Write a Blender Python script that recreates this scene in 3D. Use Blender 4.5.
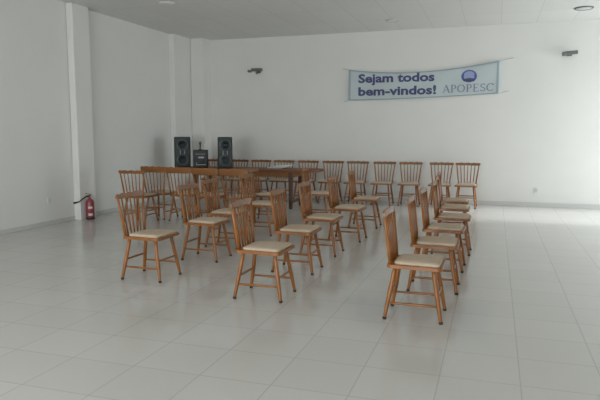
import bpy, bmesh, math, random
from mathutils import Vector, Matrix
random.seed(7)
PI = math.pi
scene = bpy.context.scene
for o in list(bpy.data.objects):
    bpy.data.objects.remove(o)
COL = scene.collection

# ------------------------------------------------------------------ camera
cam_data = bpy.data.cameras.new('camera')
cam = bpy.data.objects.new('camera', cam_data)
COL.objects.link(cam)
cam_data.sensor_width = 36.0
cam_data.lens = 592.43 / 600 * 36.0
cam_data.clip_end = 200
YAW, PITCH, ROLL, CAM_Z = -0.31699, 0.11332, -0.00055, 1.5
fwd = Vector((math.sin(YAW)*math.cos(PITCH), math.cos(YAW)*math.cos(PITCH), -math.sin(PITCH)))
rgt = Vector((math.cos(YAW), -math.sin(YAW), 0))
up = rgt.cross(fwd)
r2 = rgt*math.cos(ROLL) + up*math.sin(ROLL)
u2 = -rgt*math.sin(ROLL) + up*math.cos(ROLL)
cam.matrix_world = Matrix(((r2.x, u2.x, -fwd.x, 0), (r2.y, u2.y, -fwd.y, 0), (r2.z, u2.z, -fwd.z, CAM_Z), (0, 0, 0, 1)))
scene.camera = cam

# ------------------------------------------------------------------ world, light, exposure
scene.view_settings.view_transform = 'Standard'
scene.view_settings.look = 'None'
scene.view_settings.gamma = 1.0
scene.view_settings.use_curve_mapping = False
scene.view_settings.exposure = -0.06
world = bpy.data.worlds.new('world')
scene.world = world
world.use_nodes = True
world.node_tree.nodes['Background'].inputs[0].default_value = (0.80, 0.90, 1.0, 1)
world.node_tree.nodes['Background'].inputs[1].default_value = 1.0

def opening_light(name, loc, rot, sx, sy, power, color):
    l = bpy.data.lights.new(name, 'AREA')
    l.shape = 'RECTANGLE'; l.size = sx; l.size_y = sy
    l.energy = power; l.color = color
    o = bpy.data.objects.new(name, l); COL.objects.link(o)
    o.location = loc; o.rotation_euler = rot
    return o

# area lights as daylight at unseen openings added right of and behind the camera
opening_light('daylight_added_side_door', (4.60, 11.45, 1.45), (0, PI/2-0.35, 0), 2.6, 2.1, 140, (0.90, 0.97, 1.0))
opening_light('daylight_added_rear_opening', (-2.7, -4.15, 1.5), (PI/2, 0, 0), 5.6, 2.8, 455, (0.93, 0.98, 1.0))

# low hazy daylight falling through the added side door along the back wall
sun = bpy.data.lights.new('hazy_sun', 'SUN'); sun.energy = 4.4; sun.angle = math.radians(9); sun.color = (0.95, 0.98, 1.0)
so = bpy.data.objects.new('hazy_sun', sun); COL.objects.link(so)
so.rotation_euler = Vector((-0.90, 0.02, -0.42)).to_track_quat('-Z', 'Y').to_euler()
so.location = (8, 11, 4)

# ------------------------------------------------------------------ materials
def material(name, color, rough=0.6, spec=0.3, metal=0.0, var=0.0, var_scale=8.0, stretch=(1, 1, 1), bump=0.0, sheen=0.0):
    m = bpy.data.materials.new(name); m.use_nodes = True
    nt = m.node_tree; b = nt.nodes['Principled BSDF']
    b.inputs['Base Color'].default_value = (*color, 1)
    b.inputs['Roughness'].default_value = rough
    b.inputs['Metallic'].default_value = metal
    b.inputs['Specular IOR Level'].default_value = spec
    if var or bump:
        tc = nt.nodes.new('ShaderNodeTexCoord'); mp = nt.nodes.new('ShaderNodeMapping')
        mp.inputs['Scale'].default_value = stretch
        nz = nt.nodes.new('ShaderNodeTexNoise'); nz.inputs['Scale'].default_value = var_scale
        nz.inputs['Detail'].default_value = 4
        nt.links.new(tc.outputs['Object'], mp.inputs[0]); nt.links.new(mp.outputs[0], nz.inputs['Vector'])
        if var:
            cr = nt.nodes.new('ShaderNodeValToRGB')
            cr.color_ramp.elements[0].position = 0.3; cr.color_ramp.elements[1].position = 0.7
            cr.color_ramp.elements[0].color = (*[c*(1-var) for c in color], 1)
            cr.color_ramp.elements[1].color = (*[min(1, c*(1+var)) for c in color], 1)
            nt.links.new(nz.outputs['Fac'], cr.inputs[0]); nt.links.new(cr.outputs[0], b.inputs['Base Color'])
        if bump:
            bp = nt.nodes.new('ShaderNodeBump'); bp.inputs['Strength'].default_value = bump; bp.inputs['Distance'].default_value = 0.01
            nt.links.new(nz.outputs['Fac'], bp.inputs['Height']); nt.links.new(bp.outputs[0], b.inputs['Normal'])
    return m

def grid_material(name, tile, line, w, h, mortar, ox, oy, rough, spec, var=0.02):
    m = bpy.data.materials.new(name); m.use_nodes = True
    nt = m.node_tree; b = nt.nodes['Principled BSDF']
    tc = nt.nodes.new('ShaderNodeTexCoord'); mp = nt.nodes.new('ShaderNodeMapping')
    mp.inputs['Location'].default_value = (-ox, -oy, 0)
    br = nt.nodes.new('ShaderNodeTexBrick')
    br.offset = 0; br.squash = 1
    br.inputs['Scale'].default_value = 1
    br.inputs['Brick Width'].default_value = w; br.inputs['Row Height'].default_value = h
    br.inputs['Mortar Size'].default_value = mortar; br.inputs['Mortar Smooth'].default_value = 0.3
    br.inputs['Bias'].default_value = 0
    br.inputs['Color1'].default_value = (*[c*(1-var) for c in tile], 1)
    br.inputs['Color2'].default_value = (*[c*(1+var) for c in tile], 1)
    br.inputs['Mortar'].default_value = (*line, 1)
    nt.links.new(tc.outputs['Object'], mp.inputs[0]); nt.links.new(mp.outputs[0], br.inputs['Vector'])
    nt.links.new(br.outputs['Color'], b.inputs['Base Color'])
    b.inputs['Roughness'].default_value = rough; b.inputs['Specular IOR Level'].default_value = spec
    return m

M = {}
M['wall'] = material('white_wall_paint', (0.77, 0.765, 0.735), 0.75, 0.2, var=0.015, var_scale=1.5)
M['baseboard'] = material('pale_grey_baseboard', (0.60, 0.60, 0.58), 0.4, 0.4)
M['floor'] = grid_material('glossy_floor_tile', (0.61, 0.595, 0.56), (0.49, 0.48, 0.45), 0.4732, 0.4550, 0.005, -0.2789, 3.6251, 0.13, 0.5)
M['ceiling'] = grid_material('ceiling_panels', (0.75, 0.75, 0.73), (0.68, 0.68, 0.665), 0.660, 1.25, 0.010, -1.95, 0.40, 0.7, 0.2)
M['wood'] = material('varnished_orange_wood', (0.27, 0.100, 0.022), 0.35, 0.45, var=0.22, var_scale=9, stretch=(1, 1, 0.25))
M['wood_crest'] = material('varnished_crest_wood', (0.25, 0.098, 0.023), 0.35, 0.45, var=0.2, var_scale=9, stretch=(1, 0.25, 1))
M['table_wood'] = material('brown_table_wood', (0.20, 0.075, 0.028), 0.55, 0.25, var=0.2, var_scale=6, stretch=(0.2, 1, 1))
M['table_leg'] = material('dark_table_leg_wood', (0.10, 0.050, 0.028), 0.45, 0.4, var=0.15, var_scale=8)
M['cushion'] = material('beige_seat_fabric', (0.55, 0.44, 0.33), 0.9, 0.1, var=0.05, var_scale=30, bump=0.1)
M['rubber'] = material('dark_rubber', (0.055, 0.038, 0.028), 0.7, 0.2)
M['black'] = material('black_plastic', (0.018, 0.021, 0.021), 0.45, 0.4)
M['darkgrey'] = material('dark_grey_plastic', (0.045, 0.052, 0.052), 0.5, 0.4)
M['cone'] = material('woofer_cone', (0.07, 0.085, 0.09), 0.55, 0.3)
M['ring'] = material('woofer_trim_ring', (0.10, 0.13, 0.14), 0.3, 0.5, metal=0.6)
M['silver'] = material('silver_plastic', (0.42, 0.43, 0.42), 0.3, 0.5, metal=0.3)
M['grey'] = material('grey_metal', (0.16, 0.165, 0.16), 0.45, 0.4, metal=0.2)
M['midgrey'] = material('light_grey_plastic', (0.58, 0.59, 0.58), 0.5, 0.4)
M['red'] = material('red_enamel', (0.28, 0.05, 0.06), 0.3, 0.5)
M['label_white'] = material('white_paper_label', (0.62, 0.60, 0.60), 0.6, 0.3)
M['paper'] = material('white_paper', (0.80, 0.80, 0.79), 0.8, 0.2)
M['banner'] = material('pale_blue_banner_cloth', (0.54, 0.605, 0.62), 0.7, 0.2, var=0.03, var_scale=3)
M['hem'] = material('blue_grey_banner_hem', (0.36, 0.42, 0.45), 0.7, 0.2)
M['navy'] = material('navy_print', (0.085, 0.095, 0.20), 0.6, 0.2)
M['slate'] = material('grey_blue_print', (0.22, 0.26, 0.36), 0.6, 0.2)
M['blue'] = material('blue_emblem_print', (0.10, 0.13, 0.36), 0.6, 0.2)
M['paleblue'] = material('pale_blue_emblem_print', (0.33, 0.38, 0.60), 0.6, 0.2)
M['cord'] = material('white_cord', (0.48, 0.48, 0.47), 0.8, 0.2)
M['white_plastic'] = material('white_plastic', (0.72, 0.72, 0.70), 0.4, 0.4)
M['frame'] = material('white_door_frame', (0.6, 0.6, 0.6), 0.4, 0.4)
M['ground'] = material('outdoor_concrete', (0.4, 0.39, 0.37), 0.9, 0.1)

# ------------------------------------------------------------------ mesh helpers
def link(name, me, mat, parent=None, loc=(0, 0, 0), rot=(0, 0, 0), smooth=False):
    me.materials.append(mat)
    if smooth:
        for p in me.polygons: p.use_smooth = True
    o = bpy.data.objects.new(name, me); COL.objects.link(o)
    o.location = loc; o.rotation_euler = rot
    if parent: o.parent = parent
    return o

def to_mesh(bm, name):
    bmesh.ops.recalc_face_normals(bm, faces=bm.faces)
    me = bpy.data.meshes.new(name); bm.to_mesh(me); bm.free(); return me

def add_box(bm, c, s, bevel=0.0, rot=None, segs=2):
    g = bmesh.ops.create_cube(bm, size=1)
    vs = g['verts']
    for v in vs: v.co = Vector((v.co.x*s[0], v.co.y*s[1], v.co.z*s[2]))
    if bevel:
        es = list({e for v in vs for e in v.link_edges})
        r = bmesh.ops.bevel(bm, geom=es, offset=bevel, segments=segs, affect='EDGES', profile=0.5)
        vs = list({v for f in r['faces'] for v in f.verts} | {v for v in vs if v.is_valid})
    for v in vs:
        if rot: v.co = rot @ v.co
        v.co += Vector(c)

def add_rod(bm, a, b, prof, n=10):
    """lathe-turned rod from a to b; prof = [(t, radius)]"""
    a = Vector(a); b = Vector(b); d = (b-a).normalized()
    x = d.orthogonal().normalized(); y = d.cross(x)
    rings = []
    for t, r in prof:
        c = a.lerp(b, t)
        rings.append([bm.verts.new(c + (x*math.cos(2*PI*i/n) + y*math.sin(2*PI*i/n))*r) for i in range(n)])
    for R1, R2 in zip(rings, rings[1:]):
        for i in range(n): bm.faces.new((R1[i], R1[(i+1) % n], R2[(i+1) % n], R2[i]))
    bm.faces.new(rings[0]); bm.faces.new(rings[-1])

def add_tube(bm, pts, r, n=8):
    pts = [Vector(p) for p in pts]
    rings = []
    for i, p in enumerate(pts):
        d = (pts[min(i+1, len(pts)-1)] - pts[max(i-1, 0)]).normalized()
        x = d.cross(Vector((0.13, 0.21, 0.97))).normalized(); y = d.cross(x)
        rings.append([bm.verts.new(p + (x*math.cos(2*PI*k/n) + y*math.sin(2*PI*k/n))*r) for k in range(n)])
    for R1, R2 in zip(rings, rings[1:]):
        for i in range(n): bm.faces.new((R1[i], R1[(i+1) % n], R2[(i+1) % n], R2[i]))
    bm.faces.new(rings[0]); bm.faces.new(rings[-1])

def add_prism(bm, outline, z0, z1):
    lo = [bm.verts.new((x, y, z0)) for x, y in outline]
    hi = [bm.verts.new((x, y, z1)) for x, y in outline]
    n = len(outline)
    bm.faces.new(lo); bm.faces.new(hi)
    for i in range(n): bm.faces.new((lo[i], lo[(i+1) % n], hi[(i+1) % n], hi[i]))

def add_lathe(bm, prof, n=20, origin=(0, 0, 0), axis='Z'):
    o = Vector(origin); rings = []
    for r, z in prof:
        ring = []
        for i in range(n):
            a = 2*PI*i/n
            if axis == 'Z': v = Vector((r*math.cos(a), r*math.sin(a), z))
            else: v = Vector((r*math.cos(a), -z, r*math.sin(a)))    # sticks out towards -Y
            ring.append(bm.verts.new(o+v))
        rings.append(ring)
    for R1, R2 in zip(rings, rings[1:]):
        for i in range(n): bm.faces.new((R1[i], R1[(i+1) % n], R2[(i+1) % n], R2[i]))
    bm.faces.new(rings[0]); bm.faces.new(rings[-1])

def part(name, mat, parent, build, smooth=False, loc=(0, 0, 0), rot=(0, 0, 0), label=None):
    bm = bmesh.new(); build(bm)
    o = link(name, to_mesh(bm, name), mat, parent, loc, rot, smooth)
    if label: o['label'] = label
    return o

def thing(name, label, cat, loc=(0, 0, 0), rotz=0.0, group=None):
    o = bpy.data.objects.new(name, None); COL.objects.link(o)
    o.empty_display_size = 0.2
    o.location = loc; o.rotation_euler = (0, 0, rotz)
    o['label'] = label; o['category'] = cat
    if group: o['group'] = group
    return o

def struct(name, mat, build, smooth=False):
    o = part(name, mat, None, build, smooth); o['kind'] = 'structure'; return o

def copy_tree(o, parent=None):
    c = o.copy(); COL.objects.link(c); c.parent = parent
    for ch in list(o.children): copy_tree(ch, c)
    return c

# ------------------------------------------------------------------ the hall
XL, XR, YB, YF, ZC = -6.89, 4.50, 12.85, -4.00, 3.65
T = 0.2
struct('floor', M['floor'], lambda bm: add_box(bm, ((XL+XR)/2, (YB+YF)/2, -0.05), (XR-XL+2*T, YB-YF+2*T, 0.1)))
struct('ceiling', M['ceiling'], lambda bm: add_box(bm, ((XL+XR)/2, (YB+YF)/2, ZC+0.05), (XR-XL+2*T, YB-YF+2*T, 0.1)))
struct('wall_back', M['wall'], lambda bm: add_box(bm, ((XL+XR)/2, YB+T/2, ZC/2), (XR-XL+2*T, T, ZC)))

def left_wall(bm):
    add_box(bm, (XL-T/2, (YB+YF)/2, ZC/2), (T, YB-YF, ZC))
struct('wall_left', M['wall'], left_wall)
# projecting columns of the concrete frame, plastered with the wall
struct('trim_1', M['wall'], lambda bm: add_box(bm, (XL+0.065, 8.67, ZC/2), (0.13, 0.42, ZC), 0.006))
struct('trim_2', M['wall'], lambda bm: add_box(bm, (XL+0.065, 12.30, ZC/2), (0.13, 1.10, ZC), 0.006))
struct('trim_3', M['wall'], lambda bm: add_box(bm, (-6.59, 12.665, ZC/2), (0.32, 0.37, ZC), 0.006))

def wall_with_holes_x(bm, x, y0, y1, holes):
    """wall in the plane x, holes = [(ya, yb, za, zb)] sorted by y"""
    y = y0
    for ya, yb, za, zb in holes:
        add_box(bm, (x, (y+ya)/2, ZC/2), (T, ya-y, ZC))
        add_box(bm, (x, (ya+yb)/2, (zb+ZC)/2), (T, yb-ya, ZC-zb))
        if za > 0: add_box(bm, (x, (ya+yb)/2, za/2), (T, yb-ya, za))
        y = yb
    add_box(bm, (x, (y+y1)/2, ZC/2), (T, y1-y, ZC))
struct('wall_right', M['wall'], lambda bm: wall_with_holes_x(bm, XR+T/2, YF, YB, [(10.4, 12.5, 0.0, 2.7)]))  # out of view; the door hole is added to let daylight in

def wall_front(bm):
    add_box(bm, ((XL-5.5)/2, YF-T/2, ZC/2), (-5.5-XL, T, ZC))
    add_box(bm, ((XR+0.1)/2, YF-T/2, ZC/2), (XR-0.1, T, ZC))
    add_box(bm, (-2.7, YF-T/2, (ZC+2.9)/2), (5.6, T, ZC-2.9))
struct('wall_front', M['wall'], wall_front)  # unseen wall, its wide opening added so daylight enters from behind the camera

def frame_x(bm, x, ya, yb, za, zb, w=0.06, sill=True):
    add_box(bm, (x, ya+w/2, (za+zb)/2), (0.08, w, zb-za), 0.004)
    add_box(bm, (x, yb-w/2, (za+zb)/2), (0.08, w, zb-za), 0.004)
    add_box(bm, (x, (ya+yb)/2, zb-w/2), (0.08, yb-ya-2*w, w), 0.004)
    if sill:
        add_box(bm, (x, (ya+yb)/2, za+w/2), (0.08, yb-ya-2*w, w), 0.004)
        add_box(bm, (x, (ya+yb)/2, (za+zb)/2), (0.06, w, zb-za-2*w), 0.004)
struct('added_door_1', M['frame'], lambda bm: frame_x(bm, XR+0.05, 10.4, 12.5, 0.0, 2.7, sill=False))  # frame of the unseen side door, added along with its daylight
struct('trim_4', M['ground'], lambda bm: add_box(bm, (0, 4, -0.16), (60, 60, 0.1)))

# low baseboards of the floor tile
struct('baseboard_back', M['baseboard'], lambda bm: add_box(bm, ((-6.43+XR)/2, YB-0.006, 0.045), (XR+6.43, 0.012, 0.09), 0.002))
struct('baseboard_left', M['baseboard'], lambda bm: (
    add_box(bm, (XL+0.006, (YF+8.46)/2, 0.035), (0.012, 8.46-YF, 0.07), 0.002),
    add_box(bm, (XL+0.006, (8.88+11.75)/2, 0.035), (0.012, 2.87, 0.07), 0.002)))

# ------------------------------------------------------------------ the spindle-back chair (faces +X, origin on the floor)
LEG_P = [(0.0, 0.0125), (0.04, 0.0145), (0.12, 0.0155), (0.35, 0.0185), (0.55, 0.0195), (0.70, 0.0175), (0.85, 0.0185), (1.0, 0.015)]
def rounded_seat(hx0, hx1, wy0, wy1, r, n=5):
    """outline of the seat: back edge at hx0 half-width wy0, front edge hx1 half-width wy1, corners rounded"""
    corners = [(hx0, -wy0), (hx1, -wy1), (hx1, wy1), (hx0, wy0)]
    out = []
    for i, c in enumerate(corners):
        p = Vector(corners[i-1]) - Vector(c); q = Vector(corners[(i+1) % 4]) - Vector(c)
        a = Vector(c) + p.normalized()*r; b = Vector(c) + q.normalized()*r
        for k in range(n+1):
            t = k/n
            pt = a*(1-t)**2 + Vector(c)*2*t*(1-t) + b*t*t
            out.append((pt.x, pt.y))
    return out

BACK_X, TOP_X = -0.185, -0.235
def make_chair(label, crest_h=0.058, top=0.89, cushion=True):
    t = thing('spindle_back_chair', label, 'chair')
    part('seat', M['wood'], t, lambda bm: (
        add_prism(bm, rounded_seat(-0.215, 0.225, 0.200, 0.225, 0.05), 0.425, 0.452)))
    # seat pad, gently domed
    def pad(bm):
        levels = [(0.452, 0.0), (0.466, -0.004), (0.476, 0.010), (0.482, 0.035), (0.484, 0.09)]
        loops = []
        for z, ins in levels:
            o = rounded_seat(-0.155+ins, 0.205-ins, 0.170-ins, 0.200-ins, 0.045)
            loops.append([bm.verts.new((x, y, z)) for x, y in o])
        for A, B in zip(loops, loops[1:]):
            for i in range(len(A)): bm.faces.new((A[i], A[(i+1) % len(A)], B[(i+1) % len(A)], B[i]))
        bm.faces.new(loops[0]); bm.faces.new(loops[-1])
    part('cushion', M['cushion'], t, pad, True, label='beige padded seat cushion')
    for sx in (-1, 1):
        for sy in (-1, 1):
            foot = Vector((sx*0.225, sy*0.195, 0.0)); head = Vector((sx*0.150, sy*0.145, 0.430))
            lg = part('leg', M['wood'], t, lambda bm: add_rod(bm, foot.lerp(head, 0.035), head, LEG_P), True)
            part('foot_cap', M['rubber'], lg, lambda bm: add_rod(bm, foot, foot.lerp(head, 0.045), [(0, 0.014), (0.6, 0.0165), (1, 0.0165)]), True, label='dark rubber foot cap')
    def at(sx, sy, z):
        k = z/0.43
        return Vector((sx*(0.225-0.075*k), sy*(0.195-0.05*k), z))
    SP = [(0, 0.008), (0.2, 0.010), (0.5, 0.0115), (0.8, 0.010), (1, 0.008)]
    for sy in (-1, 1):
        part('stretcher', M['wood'], t, lambda bm: add_rod(bm, at(-1, sy, 0.135), at(1, sy, 0.135), SP, 8), True)
    for sx in (-1, 1):
        part('stretcher', M['wood'], t, lambda bm: add_rod(bm, at(sx, -1, 0.21), at(sx, 1, 0.21), SP, 8), True)
    zc = top - crest_h
    def bx(z):
        return BACK_X + (TOP_X-BACK_X)*(z-0.45)/(0.90-0.45)
    # posts and spindles fan out from the seat to the crest rail
    for sy in (-1, 1):
        part('back_post', M['wood'], t, lambda bm: add_rod(bm, (BACK_X, sy*0.168, 0.44), (bx(zc+0.03), sy*0.220, zc+0.03),
             [(0, 0.013), (0.3, 0.0155), (0.6, 0.014), (1, 0.0115)]), True)
    for k in (-2, -1, 0, 1, 2):
        part('spindle', M['wood'], t, lambda bm: add_rod(bm, (BACK_X-0.006, k*0.056, 0.44), (bx(zc+0.02)-0.010, k*0.072, zc+0.02),
             [(0, 0.007), (0.3, 0.0105), (0.6, 0.009), (1, 0.007)], 8), True)
    def crest(bm):
        n = 24; W = 0.245; rows = []
        for i in range(n+1):
            s = -1 + 2*i/n; y = s*W
            bow = -0.014*(1-s*s)                                     # curved backwards in the middle
            ztop = top - 0.006 + 0.005*math.cos(s*PI*4)*(1-abs(s)**3)
            if abs(s) > 0.93: ztop = top + 0.001 - (abs(s)-0.93)*0.25
            zbot = zc + 0.006*(abs(s) > 0.85) + 0.002*math.cos(s*PI*2)
            th = 0.011 if abs(s) < 0.95 else 0.008
            x0 = bx(zbot)+bow; x1 = bx(ztop)+bow
            rows.append([bm.verts.new(v) for v in ((x0-th, y, zbot), (x0+th, y, zbot), (x1+th*.8, y, ztop-0.004), (x1, y, ztop), (x1-th*.8, y, ztop-0.004))])
        for A, B in zip(rows, rows[1:]):
            for i in range(5): bm.faces.new((A[i], A[(i+1) % 5], B[(i+1) % 5], B[i]))
        bm.faces.new(rows[0]); bm.faces.new(rows[-1])
    part('crest_rail', M['wood_crest'], t, crest)
    return t

proto = make_chair('')
first = [True]
def place(x, y, deg, label, group, src=None):
    if src is None: src = proto
    if src.get('placed'):
        o = copy_tree(src)
    else:
        o = src; o['placed'] = 1
    o.location = (x, y, 0); o.rotation_euler = (0, 0, math.radians(deg))
    o['label'] = label; o['group'] = group
    return o

G_AUD = 'spindle back chairs of the audience columns'
G_WALL = 'spindle back chairs lined along the back wall'
G_TABLE = 'spindle back chairs at the long table'
base = 'wooden beige-cushioned chair, '
allc = []
for x, y, a, l in [
    (-0.58, 4.83, 0, 'nearest the camera in the right-hand column'),
    (-0.52, 5.75, 1, 'just behind the nearest chair of the right-hand column'),
    (-0.51, 6.67, -1, 'third back from the camera in the right-hand column'),
    (-0.48, 7.60, 0, 'fourth back from the camera in the right-hand column'),
    (-0.53, 8.52, 1, 'last but one, towards the back wall, in the right-hand column'),
    (-0.58, 9.42, 2, 'farthest back in the right-hand column')]:
    allc.append(place(x, y, a, base+l, G_AUD))
for x, y, a, l in [
    (-1.98, 5.00, 0, 'nearest the camera in the middle column'),
    (-2.02, 6.07, 1, 'second from the camera in the middle column'),
    (-2.02, 7.04, 0, 'third of five from the camera in the middle column'),
    (-1.94, 8.08, -1, 'last but one, towards the back wall, in the middle column'),
    (-1.95, 9.30, 1, 'farthest from the camera in the middle column')]:
    allc.append(place(x, y, a, base+l, G_AUD))
for x, y, a, l in [
    (-3.37, 5.29, -1, 'nearest the camera in the left column, standing alone at front left'),
    (-3.25, 6.31, 0, 'second from the camera in the left column'),
    (-3.36, 7.12, 1, 'third from the camera in the left column'),
    (-3.28, 8.15, 0, 'last but one, towards the table, in the left column'),
    (-3.68, 9.38, 2, 'farthest in the left column, close before the long table')]:
    allc.append(place(x, y, a, base+l, G_AUD))
allc.append(place(-2.90, 9.85, 4, base+'standing beside the right end of the long table', G_TABLE))
allc.append(place(-5.66, 8.60, 92, base+'leftmost of all, facing the long table', G_TABLE))

tall = make_chair('', crest_h=0.11, top=0.93)
for x, y, a, l in [
    (-5.58, 9.13, 90, 'deep crest rail, next right of the leftmost chair'),
    (-5.05, 9.05, 90, 'deep crest rail, before the table under the left loudspeaker'),
    (-4.52, 8.98, 89, 'deep crest rail, before the table under the stereo unit'),
    (-3.955, 8.88, 90, 'deep crest rail, before the table under the right loudspeaker')]:
    allc.append(place(x, y, a, 'wooden spindle-back chair with '+l, G_TABLE, tall))

wall_x = [(-6.16, 'leftmost of the back-wall row, behind the table beside the stereo unit'),
          (-5.60, 'in the back-wall row just right of the right loudspeaker'),
          (-5.05, 'in the back-wall row behind the table, below the left dark wall fixture'),
          (-4.49, 'in the back-wall row, behind the white papers on the table'),
          (-3.93, 'in the back-wall row, behind the right end of the table'),
          (-3.36, 'back-wall row, first clear of the right end of the table'),
          (-2.80, 'in the back-wall row, below the left end of the banner'),
          (-2.22, 'in the back-wall row, below the first word of the banner'),
          (-1.66, 'in the back-wall row, last before the wider gap on the right'),
          (-1.04, 'second from the right end of the back-wall row'),
          (-0.52, 'rightmost of the back-wall row, at its free end')]
for i, (x, l) in enumerate(wall_x):
    allc.append(place(x, 12.33, -90 + (-1.5, 1, 0, 1.5, -1)[i % 5], base+l, G_WALL))
for o in allc:
    if 'placed' in o: del o['placed']

# ------------------------------------------------------------------ long table
TX0, TX1, TY0, TY1, TZ = -6.38, -3.27, 10.87, 11.67, 0.77
tb = thing('long_table', 'long brown wooden table standing before the back-wall chairs, carrying the stereo', 'table', ((TX0+TX1)/2, (TY0+TY1)/2, 0))
hw, hd = (TX1-TX0)/2, (TY1-TY0)/2
def corner_outline(a, b, rad, n=6):
    out = []
    for cx, cy, a0 in ((a-rad, b-rad, 0), (-a+rad, b-rad, PI/2), (-a+rad, -b+rad, PI), (a-rad, -b+rad, 1.5*PI)):
        for i in range(n+1):
            t = a0+PI/2*i/n; out.append((cx+rad*math.cos(t), cy+rad*math.sin(t)))
    return out
part('tabletop', M['table_wood'], tb, lambda bm: (
    add_prism(bm, corner_outline(hw, hd, 0.20), TZ-0.045, TZ-0.006), add_prism(bm, corner_outline(hw-0.008, hd-0.008, 0.195), TZ-0.006, TZ)))
part('apron', M['wood_crest'], tb, lambda bm: (
    add_box(bm, (0, -hd+0.10, TZ-0.095), (2*hw-0.9, 0.025, 0.10), 0.003),
    add_box(bm, (0, hd-0.10, TZ-0.095), (2*hw-0.9, 0.025, 0.10), 0.003),
    add_box(bm, (-hw+0.46, 0, TZ-0.095), (0.025, 2*hd-0.2, 0.10), 0.003),
    add_box(bm, (hw-0.46, 0, TZ-0.095), (0.025, 2*hd-0.2, 0.10), 0.003)))
for sx in (-1, 1):
    for sy in (-1, 1):
        part('leg', M['table_leg'], tb, lambda bm: add_rod(bm, (sx*(hw-0.52), sy*(hd-0.10), 0), (sx*(hw-0.52), sy*(hd-0.10), TZ-0.045),
             [(0, 0.034), (0.1, 0.040), (0.5, 0.048), (0.8, 0.050), (1, 0.052)], 4))
part('table_stretcher', M['table_leg'], tb, lambda bm: (
    add_box(bm, (-hw+0.52, 0, 0.14), (0.045, 2*hd-0.24, 0.045), 0.004), add_box(bm, (hw-0.52, 0, 0.14), (0.045, 2*hd-0.24, 0.045), 0.004)))

pp = thing('paper_stack', 'loose pile of white papers lying on the right half of the long table', 'papers', (-4.20, 11.50, TZ), 0.0)
for i in range(5):
    part('sheet', M['paper'], pp, lambda bm: add_box(bm, (0, 0, 0), (0.30, 0.21, 0.012), 0.003), loc=(-0.10+0.05*i, 0.02*math.sin(i*2.1), 0.0062+0.0122*i), rot=(0, 0, 0.3*math.sin(i*1.7)))

# ------------------------------------------------------------------ stereo
def loudspeaker(x, y, rz, label, w=0.30):
    t = thing('loudspeaker', label, 'loudspeaker', (x, y, TZ), rz, 'black loudspeakers of the stereo')
    h, d = 0.64, 0.28
    part('cabinet', M['black'], t, lambda bm: add_box(bm, (0, 0, h/2), (w, d, h), 0.015))
    part('front_panel', M['darkgrey'], t, lambda bm: add_box(bm, (0, -d/2-0.006, h/2), (w*0.86, 0.014, h*0.95), 0.006))
    for z in (0.165, 0.475):
        wf = part('woofer', M['cone'], t, lambda bm: add_lathe(bm, [(0.112, 0.0), (0.110, 0.012), (0.085, 0.006), (0.045, -0.020), (0.036, -0.02), (0.034, -0.004), (0.012, 0.004)], 24, (0, -d/2-0.013, z), 'Y'), True)
        part('trim_ring', M['ring'], wf, lambda bm: add_lathe(bm, [(0.122, 0.0), (0.124, 0.012), (0.114, 0.020), (0.104, 0.012), (0.104, 0.0)], 24, (0, -d/2-0.013, z), 'Y'), True)
    part('port_trim', M['silver'], t, lambda bm: (
        add_box(bm, (-0.045, -d/2-0.015, h/2), (0.012, 0.008, 0.10), 0.003), add_box(bm, (0.045, -d/2-0.015, h/2), (0.012, 0.008, 0.10), 0.003)))
    return t
loudspeaker(-6.34, 11.27, math.radians(30), 'tall black two-woofer loudspeaker at the left end of the long table', 0.34)
loudspeaker(-5.34, 11.27, math.radians(27), 'tall black two-woofer loudspeaker right of the stereo unit on the long table', 0.30)

st = thing('stereo_unit', 'black mini stereo unit with silver controls between the two loudspeakers', 'stereo', (-5.90, 11.26, TZ), math.radians(27))
part('housing', M['black'], st, lambda bm: add_box(bm, (0, 0, 0.185), (0.31, 0.28, 0.37), 0.015))
part('front_panel', M['darkgrey'], st, lambda bm: add_box(bm, (0, -0.156, 0.185), (0.275, 0.014, 0.34), 0.008))
part('display', M['silver'], st, lambda bm: add_box(bm, (0.01, -0.165, 0.215), (0.12, 0.008, 0.035), 0.004), label='bright display panel')
part('volume_knob', M['cone'], st, lambda bm: add_lathe(bm, [(0.035, 0.0), (0.035, 0.02), (0.028, 0.026)], 20, (0.02, -0.163, 0.135), 'Y'), True)
part('button_row', M['silver'], st, lambda bm: [add_box(bm, (-0.09+0.025*i, -0.165, 0.285), (0.018, 0.008, 0.012), 0.002) for i in range(8)])
part('cassette_door', M['midgrey'], st, lambda bm: (add_box(bm, (0.0, -0.165, 0.065), (0.20, 0.006, 0.012), 0.002), add_box(bm, (-0.09, -0.165, 0.09), (0.008, 0.006, 0.05), 0.002)))
part('foot', M['rubber'], st, lambda bm: [add_box(bm, (sx*0.12, sy*0.11, 0.004), (0.03, 0.03, 0.008)) for sx in (-1, 1) for sy in (-1, 1)])
ms = thing('microphone', 'small dark microphone standing upright on top of the stereo unit', 'microphone', (-5.90, 11.24, TZ+0.370))
part('stand_base', M['black'], ms, lambda bm: add_lathe(bm, [(0.045, 0), (0.045, 0.008), (0.012, 0.014)], 16), True)
part('handle', M['black'], ms, lambda bm: add_lathe(bm, [(0.009, 0.012), (0.012, 0.06), (0.015, 0.115)], 12), True)
part('head', M['grey'], ms, lambda bm: add_lathe(bm, [(0.015, 0.115), (0.025, 0.13), (0.027, 0.15), (0.020, 0.17), (0.008, 0.178)], 14), True)
def spk_cable(bm):
    add_tube(bm, [(0, 0, 0.25), (0.06, 0.02, 0.245), (0.12, 0.03, 0.25)], 0.006)

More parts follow.
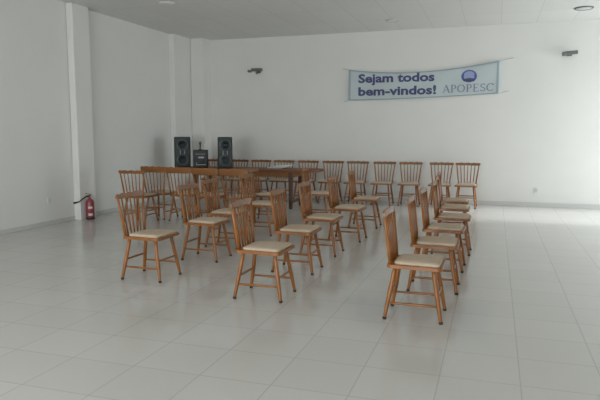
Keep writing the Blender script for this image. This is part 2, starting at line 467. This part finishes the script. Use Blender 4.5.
# ------------------------------------------------------------------ banner
bn = thing('banner', 'pale blue cloth welcome banner with navy lettering and round emblem on the back wall', 'banner', (0, YB, 0))
BXL, BXR = -3.09, 0.07
def b_top(x):
    s = (x-BXL)/(BXR-BXL)
    return 2.865 + 0.085*s - 0.135*4*s*(1-s)*(1.0) * (0.9 + 0.2*(1-s))
def b_bot(x):
    s = (x-BXL)/(BXR-BXL)
    return 2.190 + 0.095*s - 0.018*4*s*(1-s)
def b_y(x, v):
    return -0.030 - 0.010*math.sin(x*3.1+v*1.5) - 0.006*math.sin(x*7.3-v*4)
def banner_cloth(bm, x0=BXL, x1=BXR, v0=0.0, v1=1.0, dy=0.0, n=60, m=10, th=0.003):
    F, B = [], []
    for i in range(n+1):
        x = x0+(x1-x0)*i/n
        fr, br = [], []
        for j in range(m+1):
            v = v0+(v1-v0)*j/m; z = b_bot(x)+(b_top(x)-b_bot(x))*v
            y = b_y(x, v)+dy
            fr.append(bm.verts.new((x, y-th, z))); br.append(bm.verts.new((x, y, z)))
        F.append(fr); B.append(br)
    for i in range(n):
        for j in range(m):
            bm.faces.new((F[i][j], F[i+1][j], F[i+1][j+1], F[i][j+1]))
            bm.faces.new((B[i][j], B[i][j+1], B[i+1][j+1], B[i+1][j]))
        bm.faces.new((F[i][0], B[i][0], B[i+1][0], F[i+1][0])); bm.faces.new((F[i][m], F[i+1][m], B[i+1][m], B[i][m]))
    for j in range(m):
        bm.faces.new((F[0][j], F[0][j+1], B[0][j+1], B[0][j])); bm.faces.new((F[n][j], B[n][j], B[n][j+1], F[n][j+1]))
part('cloth', M['banner'], bn, banner_cloth, True)
part('hem', M['hem'], bn, lambda bm: (
    banner_cloth(bm, BXL+0.005, BXL+0.05, 0, 1, -0.004, 2, 10), banner_cloth(bm, BXR-0.09, BXR-0.05, 0, 1, -0.004, 2, 10),
    banner_cloth(bm, BXL+0.05, BXR-0.09, 0.955, 1.0, -0.004, 50, 1), banner_cloth(bm, BXL+0.05, BXR-0.09, 0.0, 0.04, -0.004, 50, 1)), label='darker stitched hem')

def text_mesh(body, size_w, h, bold=0.0):
    """flat extruded text mesh scaled to width size_w and cap height h, lower-left at the origin, in x-z"""
    c = bpy.data.curves.new('lettering', 'FONT'); c.body = body; c.size = 1.0
    c.offset = bold; c.extrude = 0.002; c.resolution_u = 3
    o = bpy.data.objects.new('lettering', c); COL.objects.link(o)
    dg = bpy.context.evaluated_depsgraph_get(); dg.update()
    me = bpy.data.meshes.new_from_object(o.evaluated_get(dg))
    bpy.data.objects.remove(o); bpy.data.curves.remove(c)
    me.materials.clear()
    xs = [v.co.x for v in me.vertices]
    cap = 0.70
    k = size_w/(max(xs)-min(xs)); x0 = min(xs)
    for v in me.vertices:
        v.co = Vector(((v.co.x-x0)*k, -v.co.z, v.co.y*h/cap))
    return me

def drape(me, x0, z0, slope):
    """put flat lettering on the cloth: follows its folds"""
    for v in me.vertices:
        x = x0+v.co.x; z = z0+v.co.z+slope*v.co.x
        vv = (z-b_bot(x))/(b_top(x)-b_bot(x))
        v.co = Vector((x, b_y(x, vv)-0.0055+v.co.y, z))
    return me
link('lettering', drape(text_mesh('Sejam todos', 1.62, 0.175, 0.034), -2.87, 2.575, 0.0), M['navy'], bn)['label'] = 'navy bold line reading Sejam todos'
link('lettering', drape(text_mesh('bem-vindos!', 1.66, 0.175, 0.034), -2.87, 2.300, 0.003), M['navy'], bn)['label'] = 'navy bold line reading bem-vindos!'

# serif capitals, drawn stroke by stroke (x, z in cap-height units)
def serif_word(word, total_w, h):
    st, th = 0.15, 0.07
    adv, polys = 0.0, []
    def bar(x0, z0, x1, z1, w):
        d = Vector((x1-x0, z1-z0)); n = Vector((-d.y, d.x)).normalized()*w/2
        polys.append([(adv+x0+n.x, z0+n.y), (adv+x1+n.x, z1+n.y), (adv+x1-n.x, z1-n.y), (adv+x0-n.x, z0-n.y)])
    def serif(x, z): bar(x-0.14, z, x+0.14, z, 0.05)
    def arc(cx, cz, rx, rz, a0, a1, w0, w1, n=14):
        for i in range(n):
            t0, t1 = a0+(a1-a0)*i/n, a0+(a1-a0)*(i+1)/n
            def wd(t): return w0+(w1-w0)*abs(math.cos(t))
            q = []
            for t, s in ((t0, 1), (t1, 1), (t1, -1), (t0, -1)):
                q.append((adv+cx+(rx+s*wd(t)/2)*math.cos(t), cz+(rz+s*wd(t)/2)*math.sin(t)))
            polys.append(q)
    for ch in word:
        if ch == 'A':
            bar(0.08, 0, 0.42, 1, th); bar(0.42, 1, 0.78, 0, st); bar(0.2, 0.34, 0.66, 0.34, th); serif(0.1, 0.025); serif(0.78, 0.025); w = 0.90
        elif ch == 'P':
            bar(0.2, 0, 0.2, 1, st); serif(0.2, 0.025); bar(0.04, 0.975, 0.42, 0.975, 0.06); bar(0.2, 0.47, 0.42, 0.47, 0.06)
            arc(0.42, 0.72, 0.20, 0.23, -PI/2, PI/2, 0.06, 0.14); w = 0.78
        elif ch == 'O':
            arc(0.47, 0.5, 0.38, 0.46, 0, 2*PI, 0.06, 0.15, 28); w = 1.0
        elif ch == 'E':
            bar(0.2, 0, 0.2, 1, st); bar(0.04, 0.97, 0.66, 0.97, 0.06); bar(0.04, 0.03, 0.70, 0.03, 0.06); bar(0.2, 0.51, 0.52, 0.51, 0.06)
            bar(0.65, 0.8, 0.65, 1, 0.05); bar(0.69, 0, 0.69, 0.2, 0.05); bar(0.52, 0.42, 0.52, 0.60, 0.05); w = 0.82
        elif ch == 'S':
            arc(0.34, 0.74, 0.21, 0.22, PI*0.15, PI*1.5, 0.08, 0.12); arc(0.34, 0.27, 0.23, 0.24, -PI*0.85, PI*0.5, 0.08, 0.12)
            bar(0.57, 0.74, 0.57, 0.96, 0.05); bar(0.10, 0.04, 0.10, 0.28, 0.05); w = 0.72
        elif ch == 'C':
            arc(0.47, 0.5, 0.38, 0.46, PI*0.22, PI*1.78, 0.06, 0.15, 24); bar(0.80, 0.72, 0.80, 0.98, 0.05); w = 0.95
        adv += w
    k = total_w/adv
    bm = bmesh.new()
    for q in polys:
        f = [bm.verts.new((x*k, -0.002, z*h)) for x, z in q]; b = [bm.verts.new((x*k, 0.002, z*h)) for x, z in q]
        bm.faces.new(f); bm.faces.new(b[::-1])
        for i in range(4): bm.faces.new((f[i], f[(i+1) % 4], b[(i+1) % 4], b[i]))
    return to_mesh(bm, 'lettering')
link('lettering', drape(serif_word('APOPESC', 1.03, 0.155), -1.08, 2.320, 0.02), M['slate'], bn)['label'] = 'grey blue serif capitals reading APOPESC'

def disc(cx, cz, rx, rz, dy, a0=0, a1=2*PI, n=32):
    def f(bm):
        ring = [(cx+rx*math.cos(a0+(a1-a0)*i/n), cz+rz*math.sin(a0+(a1-a0)*i/n)) for i in range(n if a1-a0 > 6.2 else n+1)]
        for s in (0,):
            F = [bm.verts.new((x, b_y(x, .7)-0.005-dy, z)) for x, z in ring]
            B = [bm.verts.new((x, b_y(x, .7)-0.002-dy, z)) for x, z in ring]
            bm.faces.new(F); bm.faces.new(B[::-1])
            for i in range(len(F)): bm.faces.new((F[i], F[(i+1) % len(F)], B[(i+1) % len(F)], B[i]))
    return f
em = part('emblem', M['blue'], bn, disc(-0.555, 2.645, 0.155, 0.130, 0.0), label='round blue emblem')
part('emblem_figure', M['paleblue'], em, lambda bm: (disc(-0.555, 2.680, 0.105, 0.070, 0.003)(bm), disc(-0.625, 2.63, 0.035, 0.045, 0.003)(bm), disc(-0.485, 2.63, 0.035, 0.045, 0.003)(bm)), label='pale blue figure inside the emblem')  # pale figure printed on the emblem
part('emblem_base', M['navy'], em, disc(-0.555, 2.600, 0.115, 0.075, 0.006, PI, 2*PI), label='navy swoosh under the emblem')
part('tie_cord', M['cord'], bn, lambda bm: (
    add_tube(bm, [(BXL+0.01, -0.03, b_top(BXL)-0.01), (BXL-0.07, -0.015, b_top(BXL)+0.012), (BXL-0.14, -0.004, b_top(BXL)+0.03)], 0.005),
    add_tube(bm, [(BXR-0.01, -0.03, b_top(BXR)-0.01), (BXR+0.10, -0.015, b_top(BXR)+0.012), (BXR+0.22, -0.004, b_top(BXR)+0.035)], 0.005),
    add_tube(bm, [(BXL+0.01, -0.03, b_bot(BXL)+0.01), (BXL-0.06, -0.015, b_bot(BXL)-0.01), (BXL-0.11, -0.004, b_bot(BXL)-0.02)], 0.005),
    add_tube(bm, [(BXR-0.01, -0.03, b_bot(BXR)+0.01), (BXR+0.07, -0.015, b_bot(BXR)+0.03), (BXR+0.16, -0.004, b_bot(BXR)+0.05)], 0.005)))

# ------------------------------------------------------------------ wall fixtures
w1 = thing('wall_fixture', 'small dark grey bracket fixture on the back wall, left of the banner', 'wall fixture', (-5.25, YB, 2.90))
part('mounting_plate', M['grey'], w1, lambda bm: add_box(bm, (0.04, -0.012, 0.0), (0.10, 0.024, 0.09), 0.004))
part('body', M['grey'], w1, lambda bm: add_box(bm, (0.035, -0.11, 0.022), (0.24, 0.12, 0.060), 0.012))
part('arm', M['grey'], w1, lambda bm: add_rod(bm, (0.04, -0.02, 0.0), (0.04, -0.11, 0.01), [(0, 0.02), (1, 0.02)]), True)
part('head', M['grey'], w1, lambda bm: add_box(bm, (-0.135, -0.12, -0.008), (0.075, 0.10, 0.055), 0.015))
part('neck', M['grey'], w1, lambda bm: add_rod(bm, (-0.10, -0.11, 0.005), (-0.06, -0.11, 0.02), [(0, 0.015), (1, 0.015)]), True)
part('knob', M['grey'], w1, lambda bm: add_lathe(bm, [(0.012, -0.075), (0.028, -0.062), (0.030, -0.03), (0.022, -0.005)], 14, (0.035, -0.11, 0)), True)
w2 = thing('wall_fixture', 'small grey oblong fixture on the back wall, right of the banner', 'wall fixture', (1.31, YB, 3.02))
part('mounting_plate', M['grey'], w2, lambda bm: add_box(bm, (0.0, -0.012, 0.0), (0.10, 0.024, 0.08), 0.004))
part('arm', M['grey'], w2, lambda bm: add_rod(bm, (0, -0.02, 0.0), (0, -0.09, 0.0), [(0, 0.02), (1, 0.02)]), True)
part('body', M['grey'], w2, lambda bm: add_box(bm, (0.02, -0.12, 0.008), (0.24, 0.10, 0.065), 0.012, Matrix.Rotation(math.radians(-4), 3, 'Y')))
part('head', M['grey'], w2, lambda bm: add_box(bm, (-0.105, -0.14, -0.012), (0.07, 0.10, 0.075), 0.015))

for x, y, z, rz, l in [(0.82, YB, 0.34, 0, 'small white socket plate low on the back wall, right of the chairs'),
                       (XL, 7.85, 0.40, PI/2, 'small white socket plate low on the left wall before the extinguisher')]:
    s = thing('wall_socket', l, 'socket', (x, y, z), rz, None)
    part('plate', M['white_plastic'], s, lambda bm: add_box(bm, (0, -0.006, 0), (0.075, 0.012, 0.115), 0.003))
    part('outlet', M['midgrey'], s, lambda bm: (add_box(bm, (0, -0.013, 0.0), (0.042, 0.004, 0.055), 0.002)), label='grey outlet insert')

# ------------------------------------------------------------------ ceiling fixtures
for x, y, mat, r, l in [(-5.29, 9.0, 'white_plastic', 0.13, 'round white fixture on the ceiling near the left wall'),
                        (-1.97, 11.72, 'midgrey', 0.13, 'round pale fixture on the ceiling above the middle of the back-wall row'),
                        (1.38, 11.60, 'grey', 0.16, 'round grey-rimmed fixture on the ceiling above the right wall fixture')]:
    c = thing('ceiling_fixture', l, 'ceiling fixture', (x, y, ZC))
    part('rim', M[mat], c, lambda bm: add_lathe(bm, [(r, 0.0), (r, -0.010), (r*0.92, -0.020), (r*0.8, -0.016), (r*0.8, 0.0)], 28), True)
    part('cover', M['white_plastic'], c, lambda bm: add_lathe(bm, [(r*0.79, 0.0), (r*0.79, -0.014), (r*0.5, -0.020), (r*0.1, -0.022)], 28), True)

# ------------------------------------------------------------------ fire extinguisher
ex = thing('fire_extinguisher', 'red fire extinguisher with black hose standing on the floor by the left column', 'fire extinguisher', (-6.675, 8.60, 0))
ex.scale = (0.95, 0.95, 0.95)
part('cylinder', M['red'], ex, lambda bm: add_lathe(bm, [(0.066, 0.0), (0.074, 0.012), (0.074, 0.30), (0.068, 0.335), (0.045, 0.365), (0.026, 0.378), (0.026, 0.395)], 24), True)
part('base_ring', M['black'], ex, lambda bm: add_lathe(bm, [(0.072, 0.0), (0.0765, 0.004), (0.0765, 0.03), (0.074, 0.034)], 24), True)
part('paper_label', M['label_white'], ex, lambda bm: [bm.faces.new([bm.verts.new((0.0752*math.cos(a), 0.0752*math.sin(a), z)) for a, z in ((a0, z0), (a0+0.1, z0), (a0+0.1, z1), (a0, z1))])
     for k in range(11) for a0 in (math.radians(-80)+0.1*k,) for z0, z1 in ((0.07, 0.115), (0.20, 0.24))], label='white paper labels wrapped around the cylinder')
part('valve', M['grey'], ex, lambda bm: add_lathe(bm, [(0.020, 0.39), (0.022, 0.415), (0.015, 0.43), (0.012, 0.45)], 14), True)
part('handle', M['red'], ex, lambda bm: (add_box(bm, (-0.03, 0, 0.435), (0.13, 0.022, 0.010), 0.003, Matrix.Rotation(math.radians(-6), 3, 'Y')),
                                          add_box(bm, (-0.03, 0, 0.462), (0.12, 0.020, 0.008), 0.003, Matrix.Rotation(math.radians(8), 3, 'Y'))))
ho = part('hose', M['black'], ex, lambda bm: add_tube(bm, [(0.0, -0.015, 0.425), (-0.04, -0.05, 0.415), (-0.07, -0.10, 0.385), (-0.08, -0.16, 0.35), (-0.08, -0.22, 0.335)], 0.011), True)
part('nozzle', M['black'], ho, lambda bm: add_rod(bm, (-0.08, -0.21, 0.337), (-0.08, -0.33, 0.33), [(0, 0.012), (0.3, 0.015), (1, 0.020)]), True)
